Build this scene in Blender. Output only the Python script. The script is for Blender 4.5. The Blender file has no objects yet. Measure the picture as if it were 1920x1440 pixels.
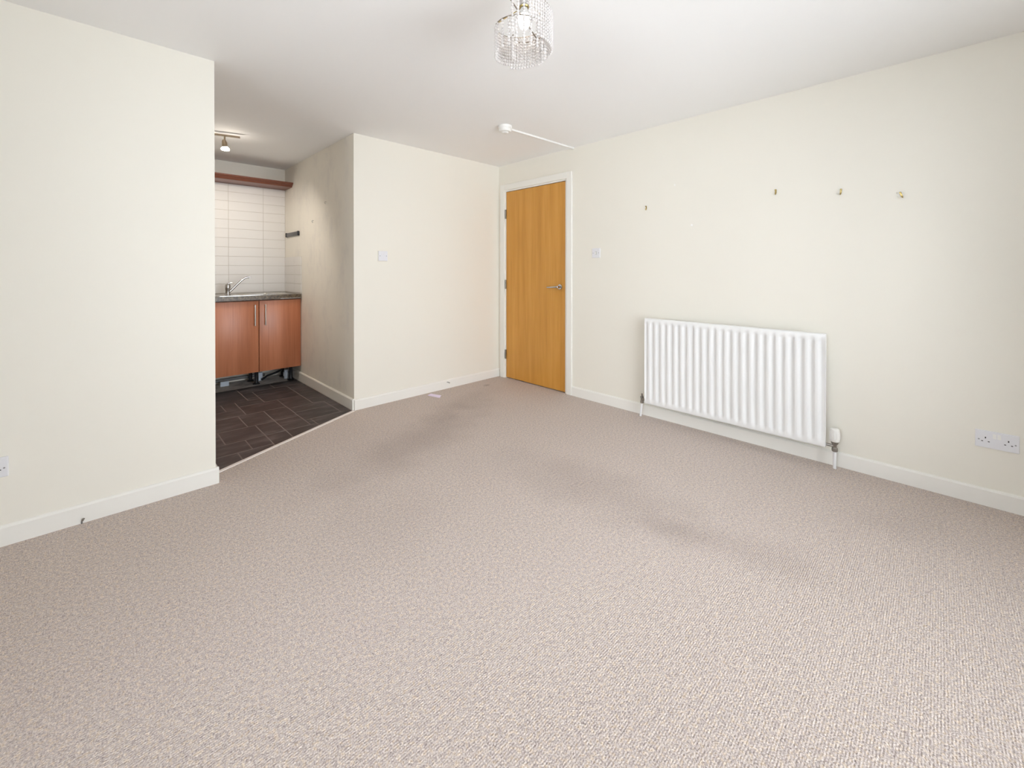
import bpy, bmesh, math, random
from mathutils import Vector, Matrix

random.seed(7)
sc = bpy.context.scene
COL = sc.collection
PI = math.pi

# ------------------------------------------------------------------ camera
cam_d = bpy.data.cameras.new('camera')
cam = bpy.data.objects.new('camera', cam_d)
COL.objects.link(cam)
cam_d.sensor_fit = 'HORIZONTAL'
cam_d.sensor_width = 36.0
cam_d.lens = 787.336 / 1920 * 36.0
cam_d.shift_y = -(720 - 511.256) / 1920
cam_d.clip_start = 0.02
_r = Vector((0.7141345, -0.7000082, 0.00064713))
_u = Vector((0.0037773, 0.0047780, 0.9999815))
_f = Vector((0.6999983, 0.7141188, -0.0060563))
_m = Matrix((_r, _u, -_f)).transposed().to_4x4()
_m.translation = Vector((-3.20512, -3.47941, 1.19064))
cam.matrix_world = _m
sc.camera = cam

# ------------------------------------------------------------------ world, daylight, exposure
H = 2.35                      # ceiling height
ROOM_L, ROOM_F = -5.0, -4.62  # far-left wall (x) and window wall (y), behind the camera
WIN = (-2.75, -0.75, 0.20, 2.12)   # window opening x0, x1, z0, z1 in the wall behind the camera
WIN2 = (-3.75, -2.05, 0.80, 2.12)  # second window, y0, y1, z0, z1, in the far-left wall
w = bpy.data.worlds.new('overcast_sky')
sc.world = w
w.use_nodes = True
bg = w.node_tree.nodes['Background']
bg.inputs['Color'].default_value = (0.885, 0.942, 1.0, 1)
bg.inputs['Strength'].default_value = 11.1
def portal(w, h, loc, rot):
    pd = bpy.data.lights.new('window_portal', 'AREA')
    pd.shape = 'RECTANGLE'
    pd.size, pd.size_y = w, h
    pd.cycles.is_portal = True
    po = bpy.data.objects.new('window_portal', pd)
    COL.objects.link(po)
    po.location, po.rotation_euler = loc, rot
portal(WIN[1] - WIN[0], WIN[3] - WIN[2], ((WIN[0] + WIN[1]) / 2, ROOM_F - 0.24, (WIN[2] + WIN[3]) / 2), (PI / 2, 0, 0))
portal(WIN2[1] - WIN2[0], WIN2[3] - WIN2[2], (ROOM_L - 0.24, (WIN2[0] + WIN2[1]) / 2, (WIN2[2] + WIN2[3]) / 2), (PI / 2, 0, -PI / 2))

vs = sc.view_settings
vs.view_transform = 'Standard'
vs.look = 'None'
vs.gamma = 1.0
vs.use_curve_mapping = False
vs.exposure = 0.0
sc.cycles.use_light_tree = False
sc.cycles.max_bounces = 9
sc.cycles.diffuse_bounces = 6
sc.cycles.transmission_bounces = 6
sc.cycles.adaptive_threshold = 0.02
sc.cycles.transparent_max_bounces = 12
sc.cycles.caustics_reflective = False
sc.cycles.caustics_refractive = False
sc.cycles.sample_clamp_indirect = 6.0

# ------------------------------------------------------------------ materials
MATS = {}

def srgb(r, g, b):
    f = lambda c: (c / 255 / 12.92) if c / 255 <= 0.04045 else ((c / 255 + 0.055) / 1.055) ** 2.4
    return (f(r), f(g), f(b), 1.0)

class NT:
    def __init__(s, name):
        s.m = bpy.data.materials.new(name)
        s.m.use_nodes = True
        s.t = s.m.node_tree
        s.n = s.t.nodes
        s.b = s.n['Principled BSDF']
        MATS[name] = s.m
    def add(s, typ, **kw):
        nd = s.n.new(typ)
        for k, v in kw.items():
            if k in nd.inputs:
                nd.inputs[k].default_value = v
            else:
                setattr(nd, k, v)
        return nd
    def ln(s, a, b):
        s.t.links.new(a, b)
    def coord(s, scale=(1, 1, 1), obj=False):
        mp = s.add('ShaderNodeMapping')
        mp.inputs['Scale'].default_value = scale
        if obj:
            tc = s.add('ShaderNodeTexCoord')
            s.ln(tc.outputs['Object'], mp.inputs['Vector'])
        else:
            g = s.add('ShaderNodeNewGeometry')
            s.ln(g.outputs['Position'], mp.inputs['Vector'])
        return mp.outputs['Vector']
    def noise(s, vec, scale, detail=3.0, rough=0.5):
        nd = s.add('ShaderNodeTexNoise')
        nd.inputs['Scale'].default_value = scale
        nd.inputs['Detail'].default_value = detail
        nd.inputs['Roughness'].default_value = rough
        s.ln(vec, nd.inputs['Vector'])
        return nd.outputs['Fac']
    def ramp(s, fac, stops):
        nd = s.add('ShaderNodeValToRGB')
        el = nd.color_ramp.elements
        while len(el) < len(stops):
            el.new(0.5)
        for e, (p, c) in zip(el, stops):
            e.position = p
            e.color = c if len(c) == 4 else (*c, 1)
        s.ln(fac, nd.inputs['Fac'])
        return nd.outputs['Color']
    def mix(s, fac, a, b, mode='MIX'):
        nd = s.add('ShaderNodeMix', data_type='RGBA', blend_type=mode)
        for sock, v in ((nd.inputs[0], fac), (nd.inputs[6], a), (nd.inputs[7], b)):
            if hasattr(v, 'is_linked'):
                s.ln(v, sock)
            else:
                sock.default_value = v
        return nd.outputs[2]
    def bump(s, h, strength, dist=0.002):
        nd = s.add('ShaderNodeBump')
        nd.inputs['Strength'].default_value = strength
        nd.inputs['Distance'].default_value = dist
        s.ln(h, nd.inputs['Height'])
        s.ln(nd.outputs['Normal'], s.b.inputs['Normal'])
    def base(s, c):
        if hasattr(c, 'is_linked'):
            s.ln(c, s.b.inputs['Base Color'])
        else:
            s.b.inputs['Base Color'].default_value = c
    def set(s, **kw):
        for k, v in kw.items():
            s.b.inputs[k.replace('_', ' ')].default_value = v
        return s

def plain(name, col, rough=0.5, metal=0.0, bump=0.0, bscale=60, var=0.0, **kw):
    t = NT(name)
    t.set(Roughness=rough, Metallic=metal)
    v = t.coord()
    n = t.noise(v, bscale, 4)
    if var:
        lo = tuple(c * (1 - var) for c in col[:3]) + (1,)
        hi = tuple(min(1, c * (1 + var)) for c in col[:3]) + (1,)
        t.base(t.ramp(n, [(0.3, lo), (0.7, hi)]))
    else:
        t.base(col)
    if bump:
        t.bump(n, bump)
    for k, x in kw.items():
        t.b.inputs[k.replace('_', ' ')].default_value = x
    return t

plain('cream_paint', (0.855, 0.825, 0.745, 1), 0.62, bump=0.05, bscale=220)
t = NT('scuffed_paint')
v = t.coord()
c = t.ramp(t.noise(t.coord((1, 2.2, 1.3)), 2.6, 6, 0.68), [(0.5, (0.855, 0.825, 0.755, 1)), (0.72, (0.77, 0.745, 0.70, 1)), (0.85, (0.68, 0.66, 0.63, 1))])
t.base(c)
t.set(Roughness=0.6)
t.bump(t.noise(v, 220, 4), 0.05)
plain('ceiling_paint', (0.93, 0.93, 0.93, 1), 0.75, bump=0.05, bscale=150)
plain('white_gloss', (0.875, 0.86, 0.815, 1), 0.32, bump=0.03, bscale=90)
plain('radiator_enamel', (0.87, 0.87, 0.87, 1), 0.28)
plain('white_plastic', (0.80, 0.80, 0.83, 1), 0.3)
plain('white_plastic_warm', (0.84, 0.83, 0.80, 1), 0.35)
plain('upvc', (0.86, 0.87, 0.87, 1), 0.3)
plain('dark_slot', (0.03, 0.028, 0.028, 1), 0.6)
plain('screw_grey', (0.35, 0.35, 0.36, 1), 0.35, 0.8)
plain('chrome', (0.50, 0.49, 0.49, 1), 0.14, 1.0)
plain('satin_steel', (0.56, 0.54, 0.52, 1), 0.3, 1.0)
plain('sink_steel', (0.66, 0.65, 0.63, 1), 0.24, 1.0)
plain('brass', (0.46, 0.35, 0.14, 1), 0.28, 1.0)
plain('ring_metal', (0.30, 0.26, 0.22, 1), 0.35, 1.0)
plain('bronze_metal', (0.36, 0.29, 0.21, 1), 0.32, 1.0)
plain('valve_metal', (0.36, 0.34, 0.31, 1), 0.38, 1.0)
plain('hinge_metal', (0.26, 0.23, 0.19, 1), 0.35, 1.0)
plain('black_plastic', (0.018, 0.019, 0.022, 1), 0.4)
plain('dark_grey_plastic', (0.075, 0.075, 0.08, 1), 0.38)
plain('grey_cable', (0.22, 0.22, 0.22, 1), 0.5)
plain('pipe_white', (0.84, 0.84, 0.85, 1), 0.35)
plain('pvc_pipe', (0.68, 0.76, 0.86, 1), 0.4)
plain('lilac_paper', (0.84, 0.74, 0.90, 1), 0.7)
plain('carcass', (0.30, 0.13, 0.07, 1), 0.5)
plain('threshold_metal', (0.84, 0.79, 0.76, 1), 0.4, 0.1)
plain('wall_tile', (0.80, 0.785, 0.765, 1), 0.35, bump=0.02, bscale=30, Specular_IOR_Level=0.3)
plain('tile_grout', (0.62, 0.585, 0.54, 1), 0.85)
plain('floor_grout', srgb(128, 119, 116), 0.7)
plain('paint_edge_tone', (0.74, 0.70, 0.62, 1), 0.8)
plain('pale_filler', (0.93, 0.92, 0.90, 1), 0.7)
plain('ground', (0.35, 0.36, 0.33, 1), 0.9)

t = NT('concrete')
v = t.coord()
t.base(t.ramp(t.noise(v, 9, 6, 0.65), [(0.3, (0.36, 0.345, 0.33)), (0.5, (0.62, 0.595, 0.57)), (0.72, (0.80, 0.775, 0.745))]))
t.set(Roughness=0.9)
t.bump(t.noise(v, 70, 5), 0.4, 0.004)

# dark slate-look floor tiles
t = NT('slate_tile')
v = t.coord()
c = t.ramp(t.noise(t.coord((2.2, 7, 1)), 2.2, 6, 0.65), [(0.3, srgb(52, 49, 50)), (0.50, srgb(69, 64, 65)), (0.70, srgb(106, 100, 100))])
oi = t.add('ShaderNodeObjectInfo')
c = t.mix(oi.outputs['Random'], c, t.mix(1.0, c, (0.80, 0.76, 0.78, 1), 'MULTIPLY'))
t.base(c)
t.set(Roughness=0.42)
t.bump(t.noise(t.coord((3, 9, 1)), 9, 6, 0.6), 0.25, 0.002)

# carpet: loop-pile rows along X, flecked yarn, a few trodden patches
t = NT('carpet')
pos = t.coord()
fl = t.noise(pos, 260, 2, 0.6)
fl2 = t.noise(pos, 95, 3, 0.6)
c = t.ramp(fl, [(0.32, srgb(104, 92, 87)), (0.45, srgb(180, 168, 163)), (0.54, srgb(214, 203, 198)), (0.66, srgb(252, 245, 238))])
c2 = t.ramp(fl2, [(0.36, srgb(158, 143, 140)), (0.5, srgb(200, 188, 183)), (0.63, srgb(226, 200, 164))])
c = t.mix(0.42, c, c2)
fl3 = t.noise(pos, 75, 2, 0.6)
c = t.mix(0.20, c, t.ramp(fl3, [(0.36, srgb(150, 134, 128)), (0.5, srgb(200, 188, 183)), (0.64, srgb(240, 226, 212))]))
sep = t.add('ShaderNodeSeparateXYZ')
t.ln(pos, sep.inputs[0])
wn = t.add('ShaderNodeTexNoise')
wn.inputs['Scale'].default_value = 5.0
wn.inputs['Detail'].default_value = 2
t.ln(pos, wn.inputs['Vector'])
def stain(cx, cy, rx, ry, ang, amt):
    """soft trodden / dirty patch with a shape of its own, on the floor plane"""
    mp = t.add('ShaderNodeMapping')
    mp.vector_type = 'TEXTURE'
    mp.inputs['Location'].default_value = (cx, cy, 0)
    mp.inputs['Rotation'].default_value = (0, 0, ang)
    mp.inputs['Scale'].default_value = (rx, ry, 1)
    t.ln(pos, mp.inputs['Vector'])
    vm = t.add('ShaderNodeVectorMath', operation='LENGTH')
    t.ln(mp.outputs['Vector'], vm.inputs[0])
    ad = t.add('ShaderNodeMath', operation='MULTIPLY_ADD')
    t.ln(wn.outputs['Fac'], ad.inputs[0])
    ad.inputs[1].default_value = 0.9
    t.ln(vm.outputs['Value'], ad.inputs[2])
    mr = t.add('ShaderNodeMapRange', interpolation_type='SMOOTHSTEP')
    mr.inputs['From Min'].default_value = 0.5
    mr.inputs['From Max'].default_value = 1.5
    mr.inputs['To Min'].default_value = amt
    mr.inputs['To Max'].default_value = 0.0
    t.ln(ad.outputs[0], mr.inputs['Value'])
    return mr.outputs['Result']
for args in ((-1.28, -2.15, 0.34, 0.90, 0.05, 0.19), (-1.34, -2.60, 0.13, 0.17, 0.3, 0.20), (-1.22, -2.95, 0.20, 0.35, 0.2, 0.12),
             (-1.55, -0.90, 1.10, 0.34, 0.35, 0.26), (-0.36, -0.20, 0.06, 0.045, 0.2, 0.40), (-0.9, -0.50, 0.7, 0.22, 0.3, 0.18),
             (-0.55, -3.35, 0.35, 0.20, -0.7, 0.10), (-2.3, -1.7, 0.5, 0.4, 0.4, 0.08)):
    c = t.mix(stain(*args), c, srgb(118, 104, 96))
t.base(c)
t.set(Roughness=0.95, Specular_IOR_Level=0.1)
wv = t.add('ShaderNodeTexWave', wave_type='BANDS', bands_direction='Y')
wv.inputs['Scale'].default_value = 2 * PI / (20 * 0.0066)
wv.inputs['Distortion'].default_value = 1.5
wv.inputs['Detail'].default_value = 2
wv.inputs['Detail Scale'].default_value = 3
t.ln(pos, wv.inputs['Vector'])
vo = t.add('ShaderNodeTexVoronoi')
vo.inputs['Scale'].default_value = 175
t.ln(pos, vo.inputs['Vector'])
hs = t.add('ShaderNodeMath', operation='MULTIPLY_ADD')
t.ln(vo.outputs['Distance'], hs.inputs[0])
hs.inputs[1].default_value = -3.0
t.ln(wv.outputs['Fac'], hs.inputs[2])
t.bump(hs.outputs[0], 0.55, 0.0011)

def wood(name, lo, mid, hi, rough, axis='z', gs=1.0):
    t = NT(name)
    sv = {'z': (14, 14, 0.9), 'x': (0.9, 14, 14)}[axis]
    v = t.coord(tuple(k * gs for k in sv))
    v2 = t.coord(tuple(k * gs for k in {'z': (90, 90, 2.0), 'x': (2.0, 90, 90)}[axis]))
    c = t.ramp(t.noise(v, 1.0, 4, 0.6), [(0.28, lo), (0.5, mid), (0.74, hi)])
    c = t.mix(0.22, c, t.ramp(t.noise(v2, 1.0, 3), [(0.35, lo), (0.65, hi)]))
    t.base(c)
    t.set(Roughness=rough)
    t.bump(t.noise(v2, 1.0, 3), 0.05, 0.001)

wood('door_veneer', srgb(190, 132, 52), srgb(206, 147, 62), srgb(218, 160, 78), 0.36)
wood('cherry_door', srgb(176, 108, 74), srgb(196, 124, 88), srgb(208, 138, 102), 0.34)
wood('cherry_trim', srgb(104, 58, 42), srgb(122, 70, 52), srgb(138, 84, 64), 0.32, 'x')

t = NT('worktop_laminate')
v = t.coord()
c = t.ramp(t.noise(v, 55, 5, 0.7), [(0.32, srgb(50, 40, 32)), (0.48, srgb(88, 74, 56)), (0.6, srgb(112, 96, 72)), (0.75, srgb(150, 130, 100))])
t.base(c)
t.set(Roughness=0.28)

# clear pane: mostly straight-through with a fresnel sheen
t = NT('window_glass')
tr = t.add('ShaderNodeBsdfTransparent')
gl = t.add('ShaderNodeBsdfGlossy', Roughness=0.02)
fr = t.add('ShaderNodeFresnel', IOR=1.45)
mx = t.add('ShaderNodeMixShader')
t.ln(fr.outputs[0], mx.inputs[0])
t.ln(tr.outputs[0], mx.inputs[1])
t.ln(gl.outputs[0], mx.inputs[2])
t.ln(mx.outputs[0], t.n['Material Output'].inputs['Surface'])

# crystal beads: bright glassy body
t = NT('crystal')
t.base((0.95, 0.905, 0.885, 1))
t.set(Roughness=0.08, Transmission_Weight=0.30, IOR=1.5)

def lamp_mat(name, col, strength):
    t = NT(name)
    t.base((0.9, 0.9, 0.9, 1))
    t.b.inputs['Emission Color'].default_value = col
    t.b.inputs['Emission Strength'].default_value = strength
lamp_mat('bulb_glow', (1.0, 0.93, 0.84, 1), 11.0)
lamp_mat('spot_glow', (1.0, 0.90, 0.78, 1), 45.0)

# ------------------------------------------------------------------ mesh helpers
class MB:
    def __init__(s):
        s.bm = bmesh.new()
    def box(s, x0, x1, y0, y1, z0, z1, bev=0.0):
        vs = [s.bm.verts.new(p) for p in ((x0, y0, z0), (x1, y0, z0), (x1, y1, z0), (x0, y1, z0), (x0, y0, z1), (x1, y0, z1), (x1, y1, z1), (x0, y1, z1))]
        fs = [s.bm.faces.new([vs[i] for i in q]) for q in ((3, 2, 1, 0), (4, 5, 6, 7), (0, 1, 5, 4), (1, 2, 6, 5), (2, 3, 7, 6), (3, 0, 4, 7))]
        if bev:
            es = list({e for f in fs for e in f.edges})
            bmesh.ops.bevel(s.bm, geom=es, offset=bev, segments=2, profile=0.5, affect='EDGES')
        return s
    def poly(s, pts, d):
        """prism: closed polygon of 3-D points extruded by vector d"""
        a = [s.bm.verts.new(p) for p in pts]
        d = Vector(d)
        b = [s.bm.verts.new(Vector(p) + d) for p in pts]
        n = len(pts)
        f = s.bm.faces.new(a)
        s.bm.faces.new(list(reversed(b)))
        for i in range(n):
            s.bm.faces.new((a[i], b[i], b[(i + 1) % n], a[(i + 1) % n]))
        bmesh.ops.recalc_face_normals(s.bm, faces=s.bm.faces[:])
        return s
    def tube(s, pts, r, n=10, caps=True):
        pts = [Vector(p) for p in pts]
        rs = r if isinstance(r, (list, tuple)) else [r] * len(pts)
        rings = []
        up = None
        for i, p in enumerate(pts):
            d = (pts[min(i + 1, len(pts) - 1)] - pts[max(i - 1, 0)]).normalized()
            if up is None:
                up = Vector((0, 0, 1)) if abs(d.z) < 0.9 else Vector((1, 0, 0))
            a = d.cross(up).normalized()
            b = a.cross(d).normalized()
            up = b
            rings.append([s.bm.verts.new(p + (a * math.cos(2 * PI * k / n) + b * math.sin(2 * PI * k / n)) * rs[i]) for k in range(n)])
        for A, B in zip(rings, rings[1:]):
            for k in range(n):
                s.bm.faces.new((A[k], A[(k + 1) % n], B[(k + 1) % n], B[k]))
        if caps:
            s.bm.faces.new(rings[0])
            s.bm.faces.new(list(reversed(rings[-1])))
        bmesh.ops.recalc_face_normals(s.bm, faces=s.bm.faces[:])
        return s
    def lathe(s, prof, loc=(0, 0, 0), axis='z', n=24):
        """prof: list of (radius, height)"""
        loc = Vector(loc)
        def P(r, h, a):
            c, q = r * math.cos(a), r * math.sin(a)
            return loc + (Vector((c, q, h)) if axis == 'z' else Vector((h, c, q)) if axis == 'x' else Vector((q, h, c)))
        rings = []
        for r, h in prof:
            rings.append([s.bm.verts.new(P(max(r, 1e-5), h, 2 * PI * k / n)) for k in range(n)])
        for A, B in zip(rings, rings[1:]):
            for k in range(n):
                s.bm.faces.new((A[k], A[(k + 1) % n], B[(k + 1) % n], B[k]))
        s.bm.faces.new(list(reversed(rings[0])))
        s.bm.faces.new(rings[-1])
        bmesh.ops.recalc_face_normals(s.bm, faces=s.bm.faces[:])
        return s
    def build(s, name, mat, parent=None, smooth=False):
        me = bpy.data.meshes.new(name)
        s.bm.to_mesh(me)
        s.bm.free()
        me.materials.append(MATS[mat])
        if smooth:
            for p in me.polygons:
                p.use_smooth = True
            me.set_sharp_from_angle(angle=math.radians(38))
        o = bpy.data.objects.new(name, me)
        COL.objects.link(o)
        if parent:
            o.parent = parent
            o.matrix_parent_inverse = Matrix.Translation(-parent.location) if parent.parent is None else Matrix.Identity(4)
        return o

def tag(o, label, cat, group=None):
    o['label'] = label
    o['category'] = cat
    if group:
        o['group'] = group
    return o

def struct(o, label=None):
    o['kind'] = 'structure'
    if label:
        o['label'] = label
    return o

def thing(name, loc, label, cat, group=None):
    o = bpy.data.objects.new(name, None)
    o.empty_display_size = 0.05
    o.location = loc
    COL.objects.link(o)
    return tag(o, label, cat, group)

# ------------------------------------------------------------------ room shell
XK = -1.671      # kitchen side wall (x), also left end of the recessed wall
YL, XL = -0.649, -2.749   # face of the left wall (y) and its free end (x)
YB = 1.85        # kitchen back wall
KL = -3.45       # kitchen's own left wall
T = 0.12

# the carpeted floor, cut on the diagonal where the kitchen begins
SA, SB = (XL - 0.001, -0.522), (XK - 0.012, -0.012)
m = MB().poly([(ROOM_L - T, ROOM_F - T, 0), (T, ROOM_F - T, 0), (T, 0.05, 0), (XK - 0.005, 0.05, 0), (SB[0], SB[1], 0), (SA[0], SA[1], 0), (XL - 0.02, YL + 0.05, 0), (ROOM_L - T, YL + 0.05, 0)], (0, 0, -0.06))
struct(m.build('floor', 'carpet'), 'worn beige loop-pile carpet with trodden dark patches')

m = MB().box(KL - T, XK + 0.06, YL, YB + T, -0.10, -0.012)
kf = struct(m.build('floor_kitchen', 'concrete'), 'kitchen floor, bare concrete under the cabinets and dark slate tiles in front')

def clip(poly, n, d):
    """keep the part of a 2-D polygon where n.p >= d"""
    out = []
    for i in range(len(poly)):
        a, b = poly[i], poly[(i + 1) % len(poly)]
        da, db = a[0] * n[0] + a[1] * n[1] - d, b[0] * n[0] + b[1] * n[1] - d
        if da >= 0:
            out.append(a)
        if (da >= 0) != (db >= 0):
            q = da / (da - db)
            out.append((a[0] + (b[0] - a[0]) * q, a[1] + (b[1] - a[1]) * q))
    return out

dx, dy = SB[0] - SA[0], SB[1] - SA[1]
L_ = math.hypot(dx, dy)
NRM = (-dy / L_, dx / L_)
DD = NRM[0] * SA[0] + NRM[1] * SA[1]
def kitchen_poly(x0, x1, y0, y1, inset):
    p = [(x0 + inset, y0 + inset), (x1 - inset, y0 + inset), (x1 - inset, y1 - inset), (x0 + inset, y1 - inset)]
    p = clip(p, NRM, DD + 0.004)
    p = clip(p, (0, 1), YL + T + 0.002) if x1 <= XL else p
    return p
TE = 1.445       # tile edge, under the cabinet fronts
p = kitchen_poly(XL - 0.001, XK - 0.014, -0.6, TE, 0.0)
p2 = [(KL, YL + T), (XL - 0.001, YL + T), (XL - 0.001, TE), (KL, TE)]
m = MB()
for q in (p, p2):
    m.poly([(a, b, -0.0040) for a, b in q], (0, 0, -0.0080))
m.build('tile_bed', 'floor_grout', kf)

XR = XK - 0.014
rects = [(-2.15, -1.845, .785, 1.06), (-2.15, -1.845, 1.06, 1.23), (-2.05, -1.845, .455, .785), (-1.845, XR, .62, 1.06), (-1.845, XR, .455, .62),
         (-2.05, -1.76, .295, .455), (-1.76, XR, .055, .455), (-2.05, -1.76, .055, .295), (-2.05, -2.005, -.077, .055), (-2.005, XR, -.3, .055),
         (-2.225, -2.005, -.5, -.077), (-2.245, -1.95, 1.23, TE), (-1.95, XR, 1.23, TE), (-1.845, XR, 1.06, 1.23), (-2.35, -2.05, .52, .785),
         (-2.35, -2.15, .785, .945), (-2.245, -2.15, .945, 1.23), (-2.225, -2.05, .2, .52), (-2.225, -2.05, -.077, .2), (-2.36, -2.225, -.077, .2),
         (-2.41, -2.225, .2, .52), (-2.36, -2.225, -.5, -.077), (-2.60, -2.36, -.07, .2), (-2.485, -2.36, -.275, -.07), (-2.73, -2.485, -.275, -.07),
         (-2.57, -2.36, -.6, -.275), (-2.748, -2.57, -.6, -.275), (-2.455, -2.35, .717, .945), (-2.70, -2.455, .717, .945), (-2.70, -2.35, .52, .717),
         (-2.70, -2.41, .2, .52), (-2.60, -2.245, .945, TE), (-2.748, -2.60, -.07, .2), (-2.748, -2.73, -.275, -.07),
         (-2.748, -2.70, .2, .945), (-2.748, -2.60, .945, TE)]
for x0, xs in ((-3.05, -2.748), (KL, -3.05)):
    yy = YL + T
    for k, hgt in enumerate((.31, .24, .36, .21, .33, .27, .4)):
        if yy >= TE:
            break
        rects.append((x0, xs, yy, min(TE, yy + hgt)))
        yy += hgt
for r in rects:
    q = kitchen_poly(*r, 0.0038)
    if len(q) < 3:
        continue
    MB().poly([(a, b, -0.0035 + random.uniform(-.0004, .0004)) for a, b in q], (0, 0, -0.005)).build('tile', 'slate_tile', kf)

# metal threshold strip on the diagonal
m = MB()
prof = [(-0.017, 0.0), (-0.013, 0.004), (0.008, 0.004), (0.013, -0.002), (0.013, -0.01), (-0.017, -0.01)]
m.poly([(SA[0] + NRM[0] * a - 0.0 * dx, SA[1] + NRM[1] * a, z) for a, z in prof], (dx, dy, 0))
struct(m.build('trim_1', 'threshold_metal'), 'pale metal carpet threshold strip on the diagonal')

# ceiling
m = MB().box(ROOM_L - T, T, ROOM_F - T, 0.02, H, H + 0.1)
m.box(KL - T, XK + 0.08, 0.02, YB + T, H, H + 0.1)
struct(m.build('ceiling', 'ceiling_paint'), 'plain white ceiling')

# right wall with the doorway
DY0, DY1, DZ = -0.982, -0.082, 2.083
m = MB().box(0, T, ROOM_F - T, DY0, 0, H)
m.box(0, T, DY1, T, 0, H)
m.box(0, T, DY0, DY1, DZ, H)
struct(m.build('wall_right', 'cream_paint'), 'cream wall with the door and radiator')
m = MB().box(XK, 0.0, 0, 0.1, 0, H)
struct(m.build('wall_back', 'cream_paint'), 'cream wall between the kitchen opening and the door')
m = MB().box(XK, XK + 0.1, 0.1, YB + T, -0.05, H)
struct(m.build('wall_kitchen_right', 'scuffed_paint'), 'scuffed cream side wall of the kitchen alcove')
m = MB().box(KL - T, XK, YB, YB + T, -0.05, H)
wkb = struct(m.build('wall_kitchen_back', 'cream_paint'), 'kitchen back wall, tiled below the wooden pelmet')
m = MB().box(KL - T, KL, YL + T, YB, -0.05, H)
struct(m.build('wall_kitchen_left', 'cream_paint'), 'cream end wall of the kitchen alcove')
m = MB().box(ROOM_L, XL, YL, YL + T, 0, H)
struct(m.build('wall_left', 'cream_paint'), 'cream wall on the left, ending at the kitchen opening')
m = MB().box(ROOM_L - 0.28, ROOM_L, ROOM_F - T, WIN2[0], 0, H)
m.box(ROOM_L - 0.28, ROOM_L, WIN2[1], YL + T, 0, H)
m.box(ROOM_L - 0.28, ROOM_L, WIN2[0], WIN2[1], 0, WIN2[2])
m.box(ROOM_L - 0.28, ROOM_L, WIN2[0], WIN2[1], WIN2[3], H)
struct(m.build('wall_far_left', 'cream_paint'))
# window wall behind the camera
WT = 0.28
m = MB().box(ROOM_L - T, WIN[0], ROOM_F - WT, ROOM_F, 0, H)
m.box(WIN[1], T, ROOM_F - WT, ROOM_F, 0, H)
m.box(WIN[0], WIN[1], ROOM_F - WT, ROOM_F, 0, WIN[2])
m.box(WIN[0], WIN[1], ROOM_F - WT, ROOM_F, WIN[3], H)
struct(m.build('wall_front', 'cream_paint'))
# unseen closed box added behind the door, so that no daylight comes in round it
m = MB().box(1.1, 1.16, -1.6, 0.3, 0, H)
m.box(T, 1.16, 0.24, 0.3, 0, H)
m.box(T, 1.16, -1.6, -1.54, 0, H)
m.box(T, 1.16, -1.6, 0.3, H, H + 0.06)
struct(m.build('wall_light_block', 'cream_paint'))
m = MB().box(T, 1.16, -1.6, 0.3, -0.06, 0)
struct(m.build('floor_light_block', 'carpet'))

# window
fx = MB()
y0, y1 = ROOM_F - 0.21, ROOM_F - 0.15
fw = 0.065
fx.box(WIN[0], WIN[1], y0, y1, WIN[2], WIN[2] + fw)
fx.box(WIN[0], WIN[1], y0, y1, WIN[3] - fw, WIN[3])
third = (WIN[1] - WIN[0]) / 3
for k in range(4):
    cx = WIN[0] + k * third
    a, b = (cx, cx + fw) if k == 0 else (cx - fw, cx) if k == 3 else (cx - fw / 2, cx + fw / 2)
    fx.box(a, b, y0, y1, WIN[2] + fw, WIN[3] - fw)
win = struct(fx.build('window_1', 'upvc'), 'white three-light window in the wall behind the viewpoint')
for k in range(3):
    cx = WIN[0] + k * third
    MB().box(cx + 0.03, cx + third - 0.03, y0 + 0.025, y0 + 0.031, WIN[2] + 0.05, WIN[3] - 0.05).build('pane', 'window_glass', win)
MB().box(WIN[0] - 0.03, WIN[1] + 0.03, y1, ROOM_F + 0.04, WIN[2] - 0.03, WIN[2] - 0.001, 0.006).build('window_sill', 'white_gloss', win)

fx = MB()
x0, x1 = ROOM_L - 0.21, ROOM_L - 0.15
fx.box(x0, x1, WIN2[0], WIN2[1], WIN2[2], WIN2[2] + fw)
fx.box(x0, x1, WIN2[0], WIN2[1], WIN2[3] - fw, WIN2[3])
half = (WIN2[1] - WIN2[0]) / 2
for k in range(3):
    cy = WIN2[0] + k * half
    a, b = (cy, cy + fw) if k == 0 else (cy - fw, cy) if k == 2 else (cy - fw / 2, cy + fw / 2)
    fx.box(x0, x1, a, b, WIN2[2] + fw, WIN2[3] - fw)
win2 = struct(fx.build('window_2', 'upvc'), 'white two-light window in the far-left wall, outside the view')
for k in range(2):
    cy = WIN2[0] + k * half
    MB().box(x0 + 0.025, x0 + 0.031, cy + 0.03, cy + half - 0.03, WIN2[2] + 0.05, WIN2[3] - 0.05).build('pane', 'window_glass', win2)
MB().box(x1, ROOM_L + 0.04, WIN2[0] - 0.03, WIN2[1] + 0.03, WIN2[2] - 0.03, WIN2[2] - 0.001, 0.006).build('window_sill', 'white_gloss', win2)

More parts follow.
